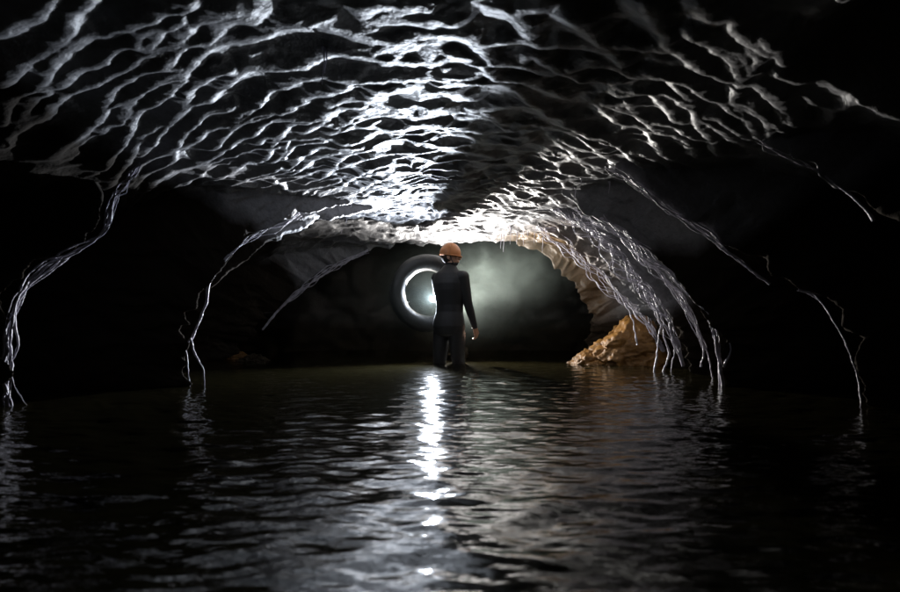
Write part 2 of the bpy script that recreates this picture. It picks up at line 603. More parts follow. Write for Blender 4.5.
# the roof lifts out of the light close to the camera on the right
RF = RF + 0.6 * smooth01(1.30, 1.62, BX) * smooth01(2.6, 2.2, YY)
P0 = np.stack([RF * np.cos(TH), YY, ZC + RF * np.sin(TH)], -1).astype(np.float32)


def on_vault(px, py):
    """first point of the smooth vault met by the sight line of a photo pixel"""
    v = ray(px, py); v = v / v[1]
    d = np.arange(1.2, 7.3, 0.01)
    p = np.array([0, 0, CAM_Z]) + d[:, None] * v
    t = np.arctan2(p[:, 2] - ZC, p[:, 0]); r = np.hypot(p[:, 0], p[:, 2] - ZC)
    i = np.clip(np.round((t - tl[0]) / (tl[1] - tl[0])).astype(int), 0, len(tl) - 1)
    j = np.clip(np.searchsorted(yl, d), 0, len(yl) - 1)
    hit = np.nonzero(r >= RF[i, j])[0]
    return p[hit[0]] if len(hit) else None


PW = P0 + 0.015 * np.stack([noise(P0[..., 0] * 6, P0[..., 1] * 6, P0[..., 2] * 6 + k) for k in (0.5, 9.5, 21.5)], -1).astype(np.float32) \
    + 0.003 * np.stack([noise(P0[..., 0] * 17, P0[..., 1] * 17, P0[..., 2] * 17 + k) for k in (3.5, 6.5, 11.5)], -1).astype(np.float32)
DC = np.full(TH.shape, 3.0, np.float32)        # distance to the nearest traced crest
for n_line, line in enumerate(CRESTS.strip().splitlines()):
    px = np.array([[float(v) for v in w.split(',')] for w in line.split()])
    # a flowing curve through the traced points
    Q = np.vstack([2 * px[0] - px[1], px, 2 * px[-1] - px[-2]])
    fine = []
    for i in range(1, len(Q) - 2):
        m = max(2, int(np.hypot(*(Q[i + 1] - Q[i])) / 5))
        t = np.linspace(0, 1, m, endpoint=False)[:, None]
        fine.append(0.5 * (2 * Q[i] + (Q[i + 1] - Q[i - 1]) * t + (2 * Q[i - 1] - 5 * Q[i] + 4 * Q[i + 1] - Q[i + 2]) * t ** 2 + (3 * Q[i] - Q[i - 1] - 3 * Q[i + 1] + Q[i + 2]) * t ** 3))
    fine.append(px[-1:])
    C = [on_vault(*q) for q in np.concatenate(fine)]
    for a, b in zip(C[:-1], C[1:]):
        if a is None or b is None: continue
        L = b - a; l2 = float(L @ L)
        if l2 > 0.45 ** 2 or l2 < 1e-8: continue
        w = 0.36
        j0, j1 = np.searchsorted(yl, min(a[1], b[1]) - w), np.searchsorted(yl, max(a[1], b[1]) + w)
        ta, tb = math.atan2(a[2] - ZC, a[0]), math.atan2(b[2] - ZC, b[0])
        i0, i1 = np.searchsorted(tl, min(ta, tb) - w / 1.7), np.searchsorted(tl, max(ta, tb) + w / 1.7)
        D = PW[i0:i1, j0:j1] - a.astype(np.float32)
        t = np.clip(D @ L.astype(np.float32) / l2, 0, 1)
        D = D - t[..., None] * L.astype(np.float32)
        DC[i0:i1, j0:j1] = np.minimum(DC[i0:i1, j0:j1], np.sqrt((D * D).sum(-1)))
near = smooth01(0.34, 0.20, DC)                # where the traced net rules
rnd = np.interp(YY, [2, 7], [0.040, 0.012]) * (1 + 0.55 * noise(P0[..., 0] * 2.5, YY * 2.5, 4.5))
dc = np.sqrt(DC ** 2 + rnd ** 2) - rnd
wid = np.interp(YY, [2, 4.5, 7], [0.095, 0.06, 0.035])
A_t = np.interp(YY, [2, 4.5, 7], [0.125, 0.085, 0.048]) * (1 - smooth01(0.9, 0.2, np.abs(P0[..., 0] + 0.35)) * np.interp(YY, [3, 4.8, 5.8], [0.5, 0.4, 0.0]))
h_t = 0.92 * A_t * (1 - 1 / (1 + (DC / (1.05 * wid)) ** 2)) + 0.010 * hollow
h_v = 0.11 * (0.75 + 0.4 * noise(BX * 0.8, YY * 0.8, BZ)) * hollow
h_m = h_v + near * np.interp(YY, [2, 4.5, 7], [0.045, 0.025, 0.012])
kk = 0.012
h_c = -kk * np.log(np.exp(-np.minimum(h_t + (1 - near) * 0.2, 0.6) / kk) + np.exp(-h_m / kk))
RF = RF + h_c + 0.010 * hollow2 * np.interp(YY, [2, 6], [0.5, 1]) - 0.02
FX, FZ = RF * np.cos(TH), ZC + RF * np.sin(TH)
# bedding ledges on the bare walls under the scalloped roof
bed = FZ * 6.5 + 1.2 * fbm(FX * 0.8, YY * 0.8, FZ * 0.8, 3)
low = (1 - near) * smooth01(1.25, 0.8, FZ)
RF = RF + low * (0.07 * np.abs((bed % 1) - 0.5) ** 0.7 + 0.09 * np.abs(fbm(FX * 1.7, YY * 1.7, FZ * 3.5 + 8, 4)) - 0.01)
RF = RF + (0.018 + 0.012 * (1 - near)) * fbm(FX * 3, YY * 3, FZ * 3, 3) + (0.004 + 0.012 * (1 - near)) * np.abs(noise(FX * 9, YY * 9, FZ * 9)) + 0.003 * noise(FX * 26, YY * 26, FZ * 26)
P = np.stack([RF * np.cos(TH), YY, ZC + RF * np.sin(TH)], -1)
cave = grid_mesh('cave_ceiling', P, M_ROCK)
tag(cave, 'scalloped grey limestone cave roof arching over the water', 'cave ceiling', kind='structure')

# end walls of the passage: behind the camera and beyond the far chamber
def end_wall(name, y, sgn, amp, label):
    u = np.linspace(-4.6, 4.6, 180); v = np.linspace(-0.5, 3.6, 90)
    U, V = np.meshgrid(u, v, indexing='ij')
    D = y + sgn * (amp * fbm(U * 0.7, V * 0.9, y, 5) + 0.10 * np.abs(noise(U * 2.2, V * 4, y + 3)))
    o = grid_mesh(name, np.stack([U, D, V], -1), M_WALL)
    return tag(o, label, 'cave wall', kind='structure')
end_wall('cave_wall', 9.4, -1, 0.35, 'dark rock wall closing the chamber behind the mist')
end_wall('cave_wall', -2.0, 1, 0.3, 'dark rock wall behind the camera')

# ------------------------------------------------------------------ water
def water():
    xs = np.linspace(-4.4, 4.4, 620)
    ys = np.concatenate([np.linspace(-2.5, 0.45, 60, endpoint=False), 0.45 * (9.6 / 0.45) ** np.linspace(0, 1, 1000)])
    X, Y = np.meshgrid(xs, ys, indexing='ij')
    Z = np.zeros_like(X)
    r = np.random.default_rng(11)
    for i in range(56):
        lam = 0.05 * (0.36 / 0.05) ** r.uniform()
        a = r.normal(math.pi / 2, 0.62)
        kx, ky = math.cos(a) * 2 * math.pi / lam, math.sin(a) * 2 * math.pi / lam
        w = 0.5 + 0.5 * noise(X * 0.7 + i * 3.1, Y * 0.7, i * 1.7)
        Z += 0.0034 * (lam ** 0.9) * w * np.sin(kx * X + ky * Y + r.uniform(0, 6.28) + 1.1 * noise(X * 1.6, Y * 1.6, i))
    q = np.hypot(X - 0.0, Y - 6.48)
    Z += 0.0035 * np.exp(-q / 0.45) * np.sin(q * 2 * math.pi / 0.13) * np.clip(q * 6, 0, 1)
    Z *= np.interp(Y, [0, 5.0, 6.6, 9], [1.0, 1.0, 0.7, 0.35])
    m, nt, b = mat_new('silty_water')
    N, L = nt.nodes, nt.links
    b.inputs['Base Color'].default_value = (0.014, 0.012, 0.005, 1)
    b.inputs['Roughness'].default_value = 0.07
    b.inputs['IOR'].default_value = 2.5
    geo = N.new('ShaderNodeNewGeometry')
    mp = N.new('ShaderNodeMapping'); mp.inputs['Scale'].default_value = (0.7, 1.3, 1)
    nz = N.new('ShaderNodeTexNoise'); nz.inputs['Scale'].default_value = 16; nz.inputs['Detail'].default_value = 3
    L.new(geo.outputs['Position'], mp.inputs[0]); L.new(mp.outputs[0], nz.inputs['Vector'])
    bp = N.new('ShaderNodeBump'); bp.inputs['Strength'].default_value = 0.18; bp.inputs['Distance'].default_value = 0.02
    L.new(nz.outputs['Fac'], bp.inputs['Height']); L.new(bp.outputs[0], b.inputs['Normal'])
    o = grid_mesh('water', np.stack([X, Y, Z], -1), m)
    tag(o, 'dark rippled cave water flooding the passage', 'water', kind='structure')
water()


# ------------------------------------------------------------------ tubes (flowstone strands, straps, straws)
def tube_data(pts, rad, nseg=7, closed_ends=True):
    pts = np.asarray(pts, float); n = len(pts)
    rad = np.broadcast_to(np.asarray(rad, float), (n,))
    tan = np.gradient(pts, axis=0); tan /= np.linalg.norm(tan, axis=1, keepdims=True) + 1e-9
    up = np.array([0.31, 0.17, 0.93]); a = np.cross(tan, up); a /= np.linalg.norm(a, axis=1, keepdims=True) + 1e-9
    b = np.cross(tan, a)
    ang = np.linspace(0, 2 * math.pi, nseg, endpoint=False)
    V = pts[:, None, :] + rad[:, None, None] * (np.cos(ang)[None, :, None] * a[:, None, :] + np.sin(ang)[None, :, None] * b[:, None, :])
    V = V.reshape(-1, 3)
    i, j = np.meshgrid(np.arange(n - 1), np.arange(nseg), indexing='ij')
    q = np.stack([i * nseg + j, i * nseg + (j + 1) % nseg, (i + 1) * nseg + (j + 1) % nseg, (i + 1) * nseg + j], -1).reshape(-1, 4)
    return V, q


def tubes_obj(name, tubes, mat, parent=None):
    Vs, Qs, off = [], [], 0
    for p, r, *k in tubes:
        V, q = tube_data(p, r, *k)
        Vs.append(V); Qs.append(q + off); off += len(V)
    o = raw_mesh(name, np.concatenate(Vs), np.concatenate(Qs), mat)
    if parent: o.parent = parent
    return o


def refine(pts, step=0.012):
    """Catmull-Rom through the points, resampled"""
    P = np.asarray(pts, float)
    P = np.vstack([2 * P[0] - P[1], P, 2 * P[-1] - P[-2]])
    out = []
    for i in range(1, len(P) - 2):
        n = max(3, int(np.linalg.norm(P[i + 1] - P[i]) / step))
        t = np.linspace(0, 1, n, endpoint=False)[:, None]
        p0, p1, p2, p3 = P[i - 1], P[i], P[i + 1], P[i + 2]
        out.append(0.5 * (2 * p1 + (p2 - p0) * t + (2 * p0 - 5 * p1 + 4 * p2 - p3) * t ** 2 + (3 * p1 - p0 - 3 * p2 + p3) * t ** 3))
    out.append(P[-2][None])
    return np.concatenate(out)


def strand(pts, r, wander=0.012, knots=0.5, seed=0, taper=(1, 1)):
    Q = refine(pts)
    n = len(Q); t = np.arange(n) * 0.012
    for ax in range(3):
        Q[:, ax] += wander * fbm(t * 9, seed * 3.7 + ax * 11, 0.5, 3)
    rad = r * 0.68 * (1 + knots * fbm(t * 24, seed * 5.1, 7.5, 3)) * np.interp(np.arange(n), [0, n - 1], taper)
    return Q, np.clip(rad, r * 0.25, None)


def rope(name, label, group, px, n, width, r, seed, extra=()):
    """a hanging rib of white flowstone: n strands that part and join again along the photographed line"""
    P = np.array([at(*p) for p in px]); P[:, 1] += 0.02
    C = refine(P, 0.03)
    m = len(C); t = np.arange(m) * 0.03
    ctr = np.array([0, 0, -0.1])
    tubes = []
    for k in range(n + (2 if n > 2 else 0)):
        Q = C.copy()
        tan = np.gradient(C, axis=0); tan /= np.linalg.norm(tan, axis=1, keepdims=True)
        side = np.cross(tan, [0, 1, 0]); side /= np.linalg.norm(side, axis=1, keepdims=True)
        w = np.interp(np.linspace(0, 1, m), np.linspace(0, 1, len(width)), width)
        off = w * (noise(t * 3.2, seed + k * 7.3, 0.3) * 1.0 + noise(t * 8, seed + k * 3.3, 5.3) * 0.35)
        Q += side * off[:, None]
        Q[:, 1] += 0.5 * w * noise(t * 4, seed + k * 2.1, 8.3)
        tubes.append(strand(Q[::2], r * random.uniform(0.5, 1.35), 0.006, 0.8, seed + k, (1.1, 0.7)))
    for e in extra:
        rr, pp = e
        tubes.append(strand([at(*p) for p in pp], rr, 0.010, 0.5, seed + 31 + len(tubes), (1.2, 0.6)))
    o = tubes_obj(name, tubes, M_CALC)
    return tag(o, label, 'flowstone', group)


G_ROPE = 'white flowstone ribs hanging down to the water'
rope('flowstone_rib', 'thick braided white flowstone rib at the left edge reaching the water', G_ROPE,
     [(6, 412, 3.15), (4, 360, 3.2), (14, 300, 3.22), (45, 265, 3.32), (98, 234, 3.46), (112, 200, 3.42), (140, 160, 3.0)], 6,
     [0.05, 0.06, 0.05, 0.045, 0.03, 0.045, 0.05, 0.03], 0.0085, 3,
     [(0.004, [(8, 360, 3.2), (14, 385, 3.2), (27, 405, 3.2)])])
rope('flowstone_rib', 'forked white flowstone rib standing in the water left of the person', G_ROPE,
     [(190, 340, 4.2), (206, 300, 4.3), (209, 282, 4.35), (240, 245, 4.5), (300, 214, 4.9)], 4,
     [0.008, 0.008, 0.03, 0.05, 0.07], 0.0075, 13,
     [(0.009, [(190, 338, 4.2), (186, 346, 4.2), (187, 362, 4.2), (190, 392, 4.2)]), (0.009, [(190, 338, 4.2), (195, 352, 4.2), (203, 370, 4.2), (204, 394, 4.2)])])
rope('flowstone_rib', 'heavy white flowstone rib with a thick foot right of the boulder', G_ROPE,
     [(723, 392, 4.2), (719, 350, 4.25), (712, 320, 4.3), (690, 292, 4.4), (655, 258, 4.5), (600, 218, 4.7)], 5,
     [0.018, 0.03, 0.04, 0.06, 0.07, 0.08], 0.0085, 23,
     [(0.026, [(722, 396, 4.2), (722, 380, 4.2), (720, 362, 4.2)]), (0.010, [(724, 368, 4.2), (731, 352, 4.2), (731, 343, 4.2)]),
      (0.008, [(700, 368, 4.4), (703, 345, 4.4), (692, 318, 4.4), (672, 290, 4.5)])])
rope('flowstone_rib', 'thin knotted flowstone line running down to the water on the far right', G_ROPE,
     [(857, 415, 3.1), (865, 400, 3.15), (849, 345, 3.25), (822, 300, 3.45), (800, 290, 3.5)], 1,
     [0.01, 0.01], 0.0115, 33, [(0.009, [(800, 290, 3.5), (812, 293, 3.48), (822, 302, 3.44)])])
rope('flowstone_rib', 'braided flowstone rib under the roof between the two right hand ribs', G_ROPE,
     [(772, 284, 3.65), (745, 264, 3.72), (700, 228, 3.82), (640, 188, 3.88), (600, 165, 3.9)], 4,
     [0.008, 0.03, 0.05, 0.06, 0.07], 0.0065, 43)
rope('flowstone_rib', 'thin lone flowstone line high on the dark right wall', G_ROPE,
     [(876, 220, 2.85), (868, 208, 2.88), (832, 178, 2.98), (800, 160, 3.02), (760, 140, 3.05)], 2,
     [0.006, 0.01, 0.02, 0.03], 0.009, 53)

rope('flowstone_rib', 'net of fine white flowstone strands falling from the roof onto the boulder', G_ROPE,
     [(664, 352, 6.05), (648, 322, 6.1), (606, 282, 6.28), (570, 248, 6.4), (535, 224, 6.45)], 10,
     [0.03, 0.08, 0.13, 0.14, 0.12], 0.0058, 63)
rope('flowstone_rib', 'pale flowstone curtain strands spread between the boulder and the thick footed rib', G_ROPE,
     [(684, 366, 5.05), (666, 318, 5.12), (636, 280, 5.22), (597, 238, 5.4), (556, 208, 5.6)], 9,
     [0.03, 0.09, 0.13, 0.15, 0.14], 0.006, 93)
rope('flowstone_rib', 'pale flowstone strands fanning down just inside the thick footed rib', G_ROPE,
     [(706, 350, 4.5), (690, 312, 4.55), (664, 276, 4.65), (622, 238, 4.85), (575, 205, 5.1)], 6,
     [0.03, 0.06, 0.10, 0.12, 0.12], 0.0055, 103)
rope('flowstone_rib', 'frosted white flowstone rim edging the left side of the chamber mouth', G_ROPE,
     [(262, 330, 6.95), (280, 308, 7.0), (300, 291, 7.02), (332, 268, 7.05), (368, 251, 7.08)], 5,
     [0.01, 0.03, 0.05, 0.06, 0.05], 0.009, 83)

# ------------------------------------------------------------------ boulder at the right of the chamber mouth
def boulder(name, label, c, rad, seed, group=None, mat=None):
    bm = bmesh.new()
    bmesh.ops.create_icosphere(bm, subdivisions=6, radius=1)
    co = np.array([v.co for v in bm.verts])
    d = co.copy()
    # layered: ledges step in and out with height, big facets from cellular planes
    rr = np.ones(len(co))
    g = np.random.default_rng(seed)
    for _ in range(26):
        n = g.normal(size=3); n[2] = abs(n[2]) * 0.8; n /= np.linalg.norm(n)
        k = g.uniform(0.66, 0.95)
        dn = co @ n
        rr = np.where(dn > 1e-3, np.minimum(rr, k / np.maximum(dn, 1e-3)), rr)
    rr = np.minimum(rr, 1.15)
    P = co * rr[:, None] * np.array(rad)
    lay = P[:, 2] * 16 + 1.5 * noise(P[:, 0] * 2, P[:, 1] * 2, seed)
    ledge = 0.007 * (np.abs((lay % 1) - 0.5) * 2) ** 3
    P -= d * (ledge - 0.028 * fbm(P[:, 0] * 3, P[:, 1] * 3, P[:, 2] * 5 + seed, 5) - 0.022 * np.abs(fbm(P[:, 0] * 13, P[:, 1] * 13, P[:, 2] * 22 + seed, 4)) + 0.03 * (noise(P[:, 0] * 5, P[:, 1] * 5, P[:, 2] * 7 + seed) > 0.1) + 0.035 * np.exp(-np.abs(noise(P[:, 0] * 2.6, P[:, 1] * 2.6, P[:, 2] * 3.6 + seed * 3)) / 0.06))[:, None]
    for v, p in zip(bm.verts, P): v.co = p
    o = bm_obj(name, bm, mat or M_BOULDER)
    o.location = c
    return tag(o, label, 'boulder', group)


boulder('boulder', 'large ochre layered boulder lit beside the chamber mouth', (2.0, 6.42, 0.02), (0.72, 0.50, 0.58), 5)
boulder('boulder', 'low ochre rock lying in the water at the left foot of the large boulder', (1.53, 6.4, -0.03), (0.36, 0.3, 0.19), 9)
boulder('boulder', 'small dark rock at the waterline under the left wall', (-2.62, 7.3, -0.02), (0.24, 0.2, 0.13), 12)

boulder('boulder', 'flat dark rock at the waterline below the left roof rim', (-2.25, 6.9, -0.04), (0.30, 0.22, 0.12), 31, mat=M_WALL)

# white drips over the boulder
def drips(label, lines, r, seed, group='white drips over the boulder'):
    tubes = []
    for i, l in enumerate(lines):
        tubes.append(strand([at(*p) for p in l], r * random.uniform(0.7, 1.2), 0.014, 0.6, seed + i, (0.7, 1.2)))
    return tag(tubes_obj('flowstone_drip', tubes, M_CALC), label, 'flowstone', group)


drips('thin white drip hanging over the left end of the boulder', [[(602, 270, 5.9), (626, 305, 5.85), (634, 325, 5.8), (637, 345, 5.8)]], 0.010, 61)
drips('forked white drip running from the roof into the water before the boulder', [
    [(640, 285, 5.5), (655, 312, 5.45), (664, 335, 5.4), (668, 352, 5.4), (661, 374, 5.4)],
    [(664, 335, 5.4), (674, 345, 5.4), (670, 374, 5.4)],
    [(660, 325, 5.42), (657, 350, 5.4), (654, 372, 5.4)]], 0.011, 71)
drips('slim white drip between the boulder and the thick footed rib', [[(660, 275, 4.9), (690, 318, 4.8), (706, 345, 4.75), (712, 378, 4.7)]], 0.008, 81)

# ------------------------------------------------------------------ straw stalactites
roof_tree = None
def build_straws():
    dg = bpy.context.evaluated_depsgraph_get()
    proto = None
    g = np.random.default_rng(21)
    spots = [(500 + i * 5.5 + g.uniform(-2, 2), g.uniform(6.6, 7.15), g.uniform(0.06, 0.2)) for i in range(9)]
    spots += [(g.uniform(560, 640), g.uniform(4.6, 5.8), g.uniform(0.04, 0.12)) for _ in range(10)]
    spots += [(g.uniform(300, 420), g.uniform(5.0, 6.8), g.uniform(0.03, 0.08)) for _ in range(6)]
    spots += [(321, 2.55, 0.16), (323.5, 2.56, 0.10), (480, 5.9, 0.05), (470, 6.2, 0.06)]
    for px, y, ln in spots:
        x = (px - 450) / F * y
        ok, loc, nor, i, ob, mx = S.ray_cast(dg, Vector((x, y, 0.6)), Vector((0, 0, 1)))
        if not ok: continue
        if proto is None:
            k = np.linspace(0, 1, 12)
            V = np.stack([0.004 * np.sin(k * 5), 0 * k, 0.03 - 1.03 * k], 1)
            proto = tubes_obj('straw_stalactite', [(V, 0.0045 * np.interp(k, [0, .12, .3, 1], [2.2, 1.2, 0.8, 0.35]), 8)], M_CALC)
            o = proto
        else:
            o = proto.copy(); S.collection.objects.link(o)
        o.location = loc
        o.scale = (1, 1, ln)
        tag(o, 'thin pale straw stalactite hanging from the roof', 'stalactite', 'straw stalactites under the roof')
build_straws()

# ------------------------------------------------------------------ person
M_SUIT = simple('black_neoprene', (0.006, 0.006, 0.007), 0.62, bump=0.15, bscale=120)
M_SKIN = simple('skin', (0.46, 0.26, 0.17), 0.5, bump=0.05, bscale=90)
M_HAIR = simple('dark_hair', (0.018, 0.012, 0.009), 0.6, bump=0.5, bscale=150)
M_HELM = simple('orange_plastic', (0.42, 0.15, 0.04), 0.45, bump=0.08, bscale=25)
M_STRAP = simple('strap_webbing', (0.03, 0.03, 0.03), 0.8)
M_RUB = simple('black_rubber', (0.013, 0.013, 0.013), 0.5, bump=0.25, bscale=60)
M_METAL = simple('brushed_metal', (0.35, 0.35, 0.36), 0.35, metal=1.0)
M_DARKP = simple('dark_plastic', (0.02, 0.02, 0.02), 0.45)
M_LENS = simple('lit_lens', (0.9, 0.9, 0.9), 0.2, emis=(0.9, 0.95, 1.0), estr=18)

PX, PY = 0.0, 6.48
def wp(px, py, dy=0.0):
    p = at(px, py, PY); return np.array([p[0], PY + dy, p[2]])


def body_mesh():
    blobs = []                                        # centre, radii, yaw

    def chain(pts, rads, step=0.35):
        pts = [np.asarray(p, float) for p in pts]
        for i in range(len(pts) - 1):
            L = np.linalg.norm(pts[i + 1] - pts[i]); rm = min(rads[i], rads[i + 1])
            n = max(2, int(L / (rm * step)))
            for t in np.linspace(0, 1, n, endpoint=(i == len(pts) - 2)):
                r = rads[i] * (1 - t) + rads[i + 1] * t
                blobs.append((pts[i] * (1 - t) + pts[i + 1] * t, (r, r, r), 0))

    yaw = R(-32)
    rt = np.array([math.cos(yaw), math.sin(yaw), 0]); fw = np.array([-math.sin(yaw), math.cos(yaw), 0])
    def T(x, f, z): return np.array([PX - 0.005, PY, 0]) + rt * x + fw * f + np.array([0, 0, z])
    # torso: a stack of ellipses
    prof = [(0.335, .150, .118, -.012, 0), (0.40, .168, .128, -.018, 0), (0.47, .163, .120, -.01, 0), (0.55, .146, .106, .0, 0), (0.63, .144, .104, .004, 0), (0.71, .158, .114, .004, 0),
            (0.79, .174, .122, .0, 0), (0.86, .184, .118, -.006, 0), (0.915, .180, .100, -.010, 0), (0.955, .160, .086, -.012, 0), (0.995, .105, .072, -.004, 0), (1.03, .070, .060, .004, 0)]
    zz = np.linspace(prof[0][0], prof[-1][0], 90)
    A = np.array(prof)
    for z in zz:
        a, b, f = (np.interp(z, A[:, 0], A[:, k]) for k in (1, 2, 3))
        blobs.append((T(0, f, z), (a * 1.09, b * 1.15, 0.05), yaw))
    # neck and head, turned further to the right
    chain([T(0, 0.0, 0.96), T(0.005, 0.012, 1.06)], [0.068, 0.056])
    hy = R(-98)
    hr = np.array([math.cos(hy), math.sin(hy), 0]); hf = np.array([-math.sin(hy), math.cos(hy), 0])
    hc = T(0.0, 0.02, 1.165)
    def H(x, f, z): return hc + hr * x + hf * f + np.array([0, 0, z])
    E = lambda x, f, z, a, b, c: blobs.append((H(x, f, z), (a, b, c), hy))
    E(0, -0.008, 0.010, .074, .094, .090); E(0, .022, -.035, .060, .068, .082); E(0, .046, -.088, .038, .036, .030)   # skull, face, chin
    E(0, .012, -.075, .052, .060, .04); E(0, .078, .014, .048, .016, .014)                                        # jaw, brow
    chain([H(0, .086, .006), H(0, .100, -.022), H(0, .108, -.036)], [.008, .011, .013]); E(.012, .098, -.038, .010, .011, .009); E(-.012, .098, -.038, .010, .011, .009)
    E(0, .087, -.062, .024, .012, .0075); E(0, .084, -.075, .021, .013, .0075)                                      # lips
    for sx in (-1, 1):
        E(sx * .034, .066, -.030, .022, .022, .020)                                                               # cheek
        E(sx * .075, -.008, -.018, .010, .022, .032); E(sx * .071, -.002, -.042, .008, .010, .012)                    # ear
        E(sx * .031, .075, -.004, .013, .012, .011)                                                                # eye
    # right arm hanging a little forward of the hip
    sh = T(0.175, -0.01, 0.925); el = wp(467.5, 303, -0.08); wr = wp(474.5, 327, -0.03)
    chain([T(0.13, -0.01, .93), sh, sh * .5 + el * .5, el, el * .6 + wr * .4, wr], [.066, .068, .060, .050, .046, .031])
    # hand
    d = (wr - el); d /= np.linalg.norm(d); d = d * .8 + np.array([0.05, 0.12, -0.2]); d /= np.linalg.norm(d)
    across = np.array([0.45, 0.85, 0.1]); across -= d * across.dot(d); across /= np.linalg.norm(across)
    pn = np.cross(d, across); pn /= np.linalg.norm(pn)
    if pn[0] > 0: pn = -pn                                              # the palm faces the thigh
    def hand(wr, d, across, pn, curl, thumb_sign=1):
        palm = [wr + d * t for t in (0.01, 0.03, 0.05, 0.07, 0.085)]
        for t, p in zip((.022, .030, .036, .039, .038), palm):
            for k in np.linspace(-1, 1, 7):
                blobs.append((p + across * t * k * .85, (.0155, .0155, .0155), 0))
        for k, (o, ln, cu) in enumerate(((.031, .068, .8), (.010, .077, 1.0), (-.011, .071, 1.1), (-.031, .056, 1.25))):
            p = wr + d * .088 + across * o
            pts = [p]; ang = 0.12
            for sgm in (.46, .31, .23):
                ang += curl * cu * .38
                pts.append(pts[-1] + (d * math.cos(ang) + pn * math.sin(ang) + across * o * 1.2) * ln * sgm)
            chain(pts, [.0100, .0094, .0085, .0072], 0.6)
        b = wr + d * .028 + across * .026 * thumb_sign
        chain([b, b + d * .03 + across * .026 * thumb_sign + pn * .014, b + d * .058 + across * .034 * thumb_sign + pn * .024, b + d * .080 + across * .030 * thumb_sign + pn * .034],
              [.017, .0125, .0108, .0085], 0.5)
    hand(wr, d, across, pn, 1.0)
    # left arm goes forward through the ring; the hand holds the torch upright
    sl = T(-0.160, -0.01, 0.925)
    ax_ = np.array(AIM)
    dl = np.array([-.45, .25, .85]); dl -= ax_ * dl.dot(ax_); dl /= np.linalg.norm(dl)
    ac = -ax_
    pl = np.cross(dl, ac); pl /= np.linalg.norm(pl)
    wl = np.array(LAMP) - ax_ * 0.10 - dl * 0.070 - pl * 0.031
    ell = np.array([-0.13, 6.80, 0.66])
    chain([T(-0.13, 0, .93), sl, sl * .5 + ell * .5, ell, ell * .6 + wl * .4, wl], [.062, .060, .050, .042, .039, .028])
    hand(wl, dl, ac, pl, 2.1)
    # legs, knee deep
    for sx, kx in ((-1, 439.5), (1, 458.5)):
        hp = T(sx * .088, -.01, .40); kn = wp(kx, 364, 0.03 if sx < 0 else -0.02); an = kn + np.array([0.0, -.03, -.385])
        chain([hp, hp * .55 + kn * .45, kn, kn * .62 + an * .38, an], [.098, .088, .070, .060, .042])
        chain([an + [0, 0, -.015], an + fw * .10 + [0, 0, -.03], an + fw * .18 + [0, 0, -.04]], [.042, .040, .030])
    bm = bmesh.new()
    base = bmesh.new(); bmesh.ops.create_icosphere(base, subdivisions=3, radius=1)
    bv = np.array([v.co for v in base.verts]); bf = np.array([[v.index for v in f.verts] for f in base.faces]); base.free()
    Vs, Fs, off = [], [], 0
    for c, r, yw in blobs:
        v = bv * np.array(r)
        cs, sn = math.cos(yw), math.sin(yw)
        v = np.stack([v[:, 0] * cs - v[:, 1] * sn, v[:, 0] * sn + v[:, 1] * cs, v[:, 2]], 1) + c
        Vs.append(v); Fs.append(bf + off); off += len(v)
    o = raw_mesh('body', np.concatenate(Vs), np.concatenate(Fs), None)
    rm = o.modifiers.new('r', 'REMESH'); rm.mode = 'VOXEL'; rm.voxel_size = 0.0045; rm.use_smooth_shade = True
    sm = o.modifiers.new('s', 'SMOOTH'); sm.factor = 0.5; sm.iterations = 4
    dg = bpy.context.evaluated_depsgraph_get()
    me = bpy.data.meshes.new_from_object(o.evaluated_get(dg))
    o.modifiers.clear(); old = o.data; o.data = me; me.name = 'body'; bpy.data.meshes.remove(old)
    me.materials.clear(); me.materials.append(M_SUIT); me.materials.append(M_SKIN)
    n = len(me.polygons); cen = np.empty(n * 3, np.float32); me.polygons.foreach_get('center', cen); cen = cen.reshape(-1, 3)
    skin = cen[:, 2] > 1.085 + 0.25 * np.maximum(0, (T(0, .01, 0)[:2] - cen[:, :2]) @ hf[:2])
    skin |= (((cen - wr) @ d) > 0.012) & (np.linalg.norm(cen - (wr + d * .09), axis=1) < .14)
    skin |= (((cen - wl) @ dl) > 0.012) & (np.linalg.norm(cen - (wl + dl * .09), axis=1) < .13)
    me.polygons.foreach_set('material_index', skin.astype(np.int32))
    me.polygons.foreach_set('use_smooth', np.ones(n, bool))
    return o, hc, hr, hf, wr, d, T


root = bpy.data.objects.new('person', None)
S.collection.objects.link(root)
root.location = (PX, PY, -0.43)
tag(root, 'person in black wetsuit and orange helmet standing knee deep in the cave water', 'person')


def child(o, parent):
    o.parent = parent
    bpy.context.view_layer.update()
    o.matrix_parent_inverse = parent.matrix_world.inverted()
    return o


body, hc, hr, hf, wr, hd, T = body_mesh()
bpy.context.view_layer.update()
child(body, root)

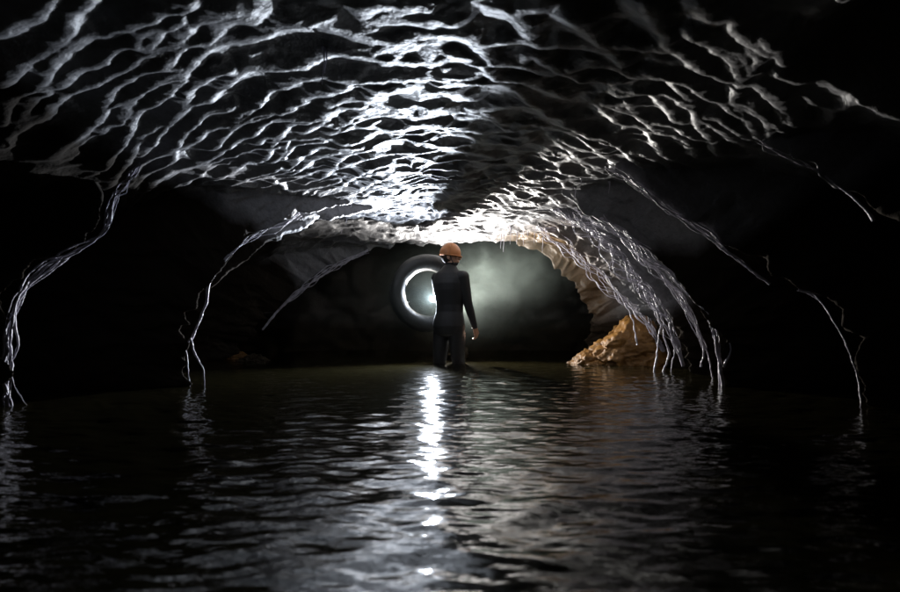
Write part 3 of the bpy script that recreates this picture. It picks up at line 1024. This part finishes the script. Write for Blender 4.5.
# helmet: shell with a rolled rim, chin strap and a headlamp
def helmet():
    n, m = 48, 26
    V = np.zeros((n + 1, m + 3, 3))
    for i in range(n + 1):
        a = 2 * math.pi * i / n
        ca, sa = math.cos(a), math.sin(a)
        for j in range(m + 3):
            if j < m:
                t = j / (m - 1) * R(97); rr, z = math.sin(t), math.cos(t); k = 1.0
            else:
                t = R(97); rr, z = math.sin(t) + (0.022, 0.022, -0.02)[j - m], math.cos(t) - (0.0, 0.05, 0.05)[j - m]
            peak = 0.018 * max(0, sa) ** 4 if j >= m else 0.0
            ridge = 0.03 * math.exp(-(ca / 0.16) ** 2) * (rr > .25)
            x = ca * rr * 0.100 * (1 + ridge); y = sa * rr * (0.110 * (1 + ridge) + peak); zz = z * 0.120
            V[i, j] = (x, y, zz)
    V = V.reshape(-1, 3)
    tilt = R(-7)
    y, z = V[:, 1].copy(), V[:, 2].copy()
    V[:, 1] = y * math.cos(tilt) - z * math.sin(tilt); V[:, 2] = y * math.sin(tilt) + z * math.cos(tilt)
    c = hc + np.array([0, 0, 0.018]) - hf * 0.004
    Wd = c + V[:, :1] * hr + V[:, 1:2] * hf + V[:, 2:] * np.array([0, 0, 1])
    o = grid_mesh('helmet', Wd.reshape(n + 1, m + 3, 3), M_HELM)
    sol = o.modifiers.new('thickness', 'SOLIDIFY'); sol.thickness = 0.004
    child(o, root)
    H = lambda x, f, z: hc + hr * x + hf * f + np.array([0, 0, z])
    bm = bmesh.new()
    bmesh.ops.create_uvsphere(bm, u_segments=40, v_segments=28, radius=1)
    for v in bm.verts:
        n_ = 1 + 0.03 * math.sin(v.co.x * 40 + v.co.z * 9) * math.sin(v.co.z * 31)
        v.co = Vector(H(v.co.x * .081 * n_, -.008 + v.co.y * .103 * n_, .006 + v.co.z * .098 * n_)) if True else v.co
    gone = [v for v in bm.verts if (Vector(v.co) - Vector(hc)).dot(Vector(hf)) > 0.005 or (v.co.z - hc[2]) < -.082]
    bmesh.ops.delete(bm, geom=gone, context='VERTS')
    hair = bm_obj('hair', bm, M_HAIR); child(hair, root)
    st = tubes_obj('chin_strap', [(refine([H(s * .088, .01, -.01), H(s * .078, .03, -.07), H(s * .04, .055, -.118), H(0, .060, -.125)]), 0.005) for s in (-1, 1)], M_STRAP)
    child(st, o)
    return o
helmet()
# wetsuit collar and cuff, and a belt
def ring(name, c, ax, a, b, r, yaw_vec, mat):
    k = np.linspace(0, 2 * math.pi, 41)
    u = np.asarray(yaw_vec, float); u -= ax * u.dot(ax); u /= np.linalg.norm(u); v = np.cross(ax, u)
    P = c + np.cos(k)[:, None] * u * a + np.sin(k)[:, None] * v * b
    return child(tubes_obj(name, [(P, r, 8)], mat), root)
ring('collar', T(0.005, 0.012, 1.075), np.array([0, 0.05, 1.0]) / math.hypot(1, .05), .058, .056, .008, (1, 0, 0), M_SUIT)
ring('cuff', wr + hd * 0.008, hd, .029, .029, .005, (0, 1, 0), M_SUIT)

# ------------------------------------------------------------------ inner tube on the shoulder
def inner_tube():
    c = np.array(at(427.5, 293, 6.74)); c[1] = 6.74
    e = bpy.data.objects.new('inner_tube', None); S.collection.objects.link(e); e.location = c
    tag(e, 'large black rubber inner tube carried on the left shoulder', 'inner tube')
    n, m = 128, 40
    a, b = np.meshgrid(np.linspace(0, 2 * math.pi, n + 1), np.linspace(0, 2 * math.pi, m + 1), indexing='ij')
    RR, r = 0.336, 0.084
    seam = 0.004 * np.exp(-((b - math.pi) / 0.07) ** 2) + 0.003 * np.exp(-((np.minimum(b, 2 * math.pi - b)) / 0.05) ** 2)
    seam = seam + 0.0018 * (np.cos(b * 14) > 0.6) * (np.abs(b - math.pi) > 1.9)
    wob = 0.006 * noise(np.cos(a) * 2, np.sin(a) * 2, 3.1) + 0.002 * noise(np.cos(a) * 9, np.sin(a) * 9, b * 2)
    rr = r + seam + wob
    X = (RR + rr * np.cos(b)) * np.cos(a); Z = (RR + rr * np.cos(b)) * np.sin(a) * 1.03; Y = rr * np.sin(b) * 0.95
    yw = R(8)
    P = np.stack([X * math.cos(yw) - Y * math.sin(yw), X * math.sin(yw) + Y * math.cos(yw), Z], -1)
    o = grid_mesh('rubber_ring', P, M_RUB); o.parent = e
    ang = R(205)
    d = np.array([-math.cos(ang), 0.15, -math.sin(ang)]); d /= np.linalg.norm(d)
    p0 = np.array([math.cos(ang) * (RR - r), 0, math.sin(ang) * (RR - r) * 1.03])
    v = tubes_obj('valve', [([p0 - d * .01, p0 + d * .003, p0 + d * .004, p0 + d * .032], [.012, .011, .0045, .004], 12)], M_METAL); v.parent = e
    cp = tubes_obj('valve_cap', [([p0 + d * .028, p0 + d * .030, p0 + d * .042, p0 + d * .043], [.003, .0055, .005, .002], 12)], M_DARKP); cp.parent = v
inner_tube()

# ------------------------------------------------------------------ torch
def lathe(name, prof, mat, parent, q, nseg=28):
    k = np.linspace(0, 2 * math.pi, nseg + 1)
    P = np.array([[(r * math.cos(t), r * math.sin(t), z) for (z, r) in prof] for t in k])
    o = grid_mesh(name, P, mat); o.matrix_basis = q; o.parent = parent; return o


def torch():
    e = bpy.data.objects.new('torch', None); S.collection.objects.link(e); e.location = LAMP
    tag(e, 'small lit torch held in the left hand inside the ring of the inner tube', 'torch')
    q = AIM.to_track_quat('Z', 'Y').to_matrix().to_4x4()
    lathe('torch_body', [(-.17, 0), (-.17, .014), (-.165, .017), (-.07, .017), (-.065, .019), (-.06, .017), (-.05, .017), (-.03, .030), (0, .032), (.002, .030), (.002, .026), (-.006, .025)], M_DARKP, e, q)
    lathe('lens', [(-.005, .026), (.006, .024), (.014, .017), (.018, .008), (.019, 0)], M_LENS, e, q)
torch()


def bank_lamp():
    e = bpy.data.objects.new('lamp', None); S.collection.objects.link(e); e.location = BANK
    tag(e, 'lit lamp on the far bank shining out from behind the person', 'lamp')
    q = BAIM.to_track_quat('Z', 'Y').to_matrix().to_4x4()
    lathe('lamp_body', [(-.10, 0), (-.10, .03), (-.09, .036), (-.05, .036), (-.03, .05), (0, .055), (.004, .052), (.004, .045), (-.006, .044)], M_DARKP, e, q)
    lathe('lens', [(-.005, .045), (.008, .040), (.018, .025), (.022, .010), (.023, 0)], M_LENS, e, q)
    f = tubes_obj('leg', [([(0, .03, -.03), (.0, .03, -.20)], .010, 10)], M_DARKP, e)
bank_lamp()
boulder('boulder', 'dark boulder on the far bank carrying the lamp behind the person', (0.08, 7.52, -0.03), (0.22, 0.26, 0.46), 17, mat=M_WALL)

# ------------------------------------------------------------------ mist in the chamber mouth
def mist():
    bm = bmesh.new()
    bmesh.ops.create_cube(bm, size=1, matrix=Matrix.Translation((0.15, 7.5, 0.82)) @ Matrix.Diagonal((5.0, 2.9, 1.6, 1)))
    m = bpy.data.materials.new('mist'); m.use_nodes = True
    nt = m.node_tree; N, L = nt.nodes, nt.links
    N.remove(N['Principled BSDF'])
    pv = N.new('ShaderNodeVolumePrincipled')
    pv.inputs['Color'].default_value = (0.78, 0.92, 0.85, 1)
    pv.inputs['Anisotropy'].default_value = 0.1
    geo = N.new('ShaderNodeTexCoord')
    nz = N.new('ShaderNodeTexNoise'); nz.inputs['Scale'].default_value = 2.9; nz.inputs['Detail'].default_value = 5; nz.inputs['Distortion'].default_value = 0.9
    L.new(geo.outputs['Object'], nz.inputs['Vector'])
    mr = N.new('ShaderNodeMapRange'); mr.inputs[1].default_value = 0.40; mr.inputs[2].default_value = 0.66; mr.inputs[3].default_value = 0.015; mr.inputs[4].default_value = 0.11
    L.new(nz.outputs['Fac'], mr.inputs[0])
    # a faint haze fills the chamber mouth; one plume hangs beside the person; both thin out towards their edges
    def ball(c, r, lo, hi):
        vs = N.new('ShaderNodeVectorMath'); vs.operation = 'SUBTRACT'; L.new(geo.outputs['Object'], vs.inputs[0]); vs.inputs[1].default_value = c
        vd = N.new('ShaderNodeVectorMath'); vd.operation = 'MULTIPLY'; L.new(vs.outputs[0], vd.inputs[0]); vd.inputs[1].default_value = [1 / k for k in r]
        ln = N.new('ShaderNodeVectorMath'); ln.operation = 'LENGTH'; L.new(vd.outputs[0], ln.inputs[0])
        ed = N.new('ShaderNodeMapRange'); ed.inputs[1].default_value = 1.0; ed.inputs[2].default_value = 0.35
        ed.inputs[3].default_value = lo; ed.inputs[4].default_value = hi
        L.new(ln.outputs['Value'], ed.inputs[0]); return ed.outputs[0]
    mp = N.new('ShaderNodeMath'); mp.operation = 'MULTIPLY'; L.new(mr.outputs[0], mp.inputs[0]); L.new(ball((0.72, 7.0, 1.06), (0.85, 0.75, 0.52), 0, 1), mp.inputs[1])
    mu = N.new('ShaderNodeMath'); mu.operation = 'ADD'; L.new(mp.outputs[0], mu.inputs[0]); L.new(ball((-0.1, 7.5, 0.75), (2.2, 1.1, 0.85), 0, 0.024), mu.inputs[1])
    L.new(mu.outputs[0], pv.inputs['Density'])
    L.new(pv.outputs[0], N['Material Output'].inputs['Volume'])
    o = bm_obj('mist', bm, m, smooth=False)
    tag(o, 'drifting pale mist in the chamber behind the person', 'mist', kind='stuff')
mist()
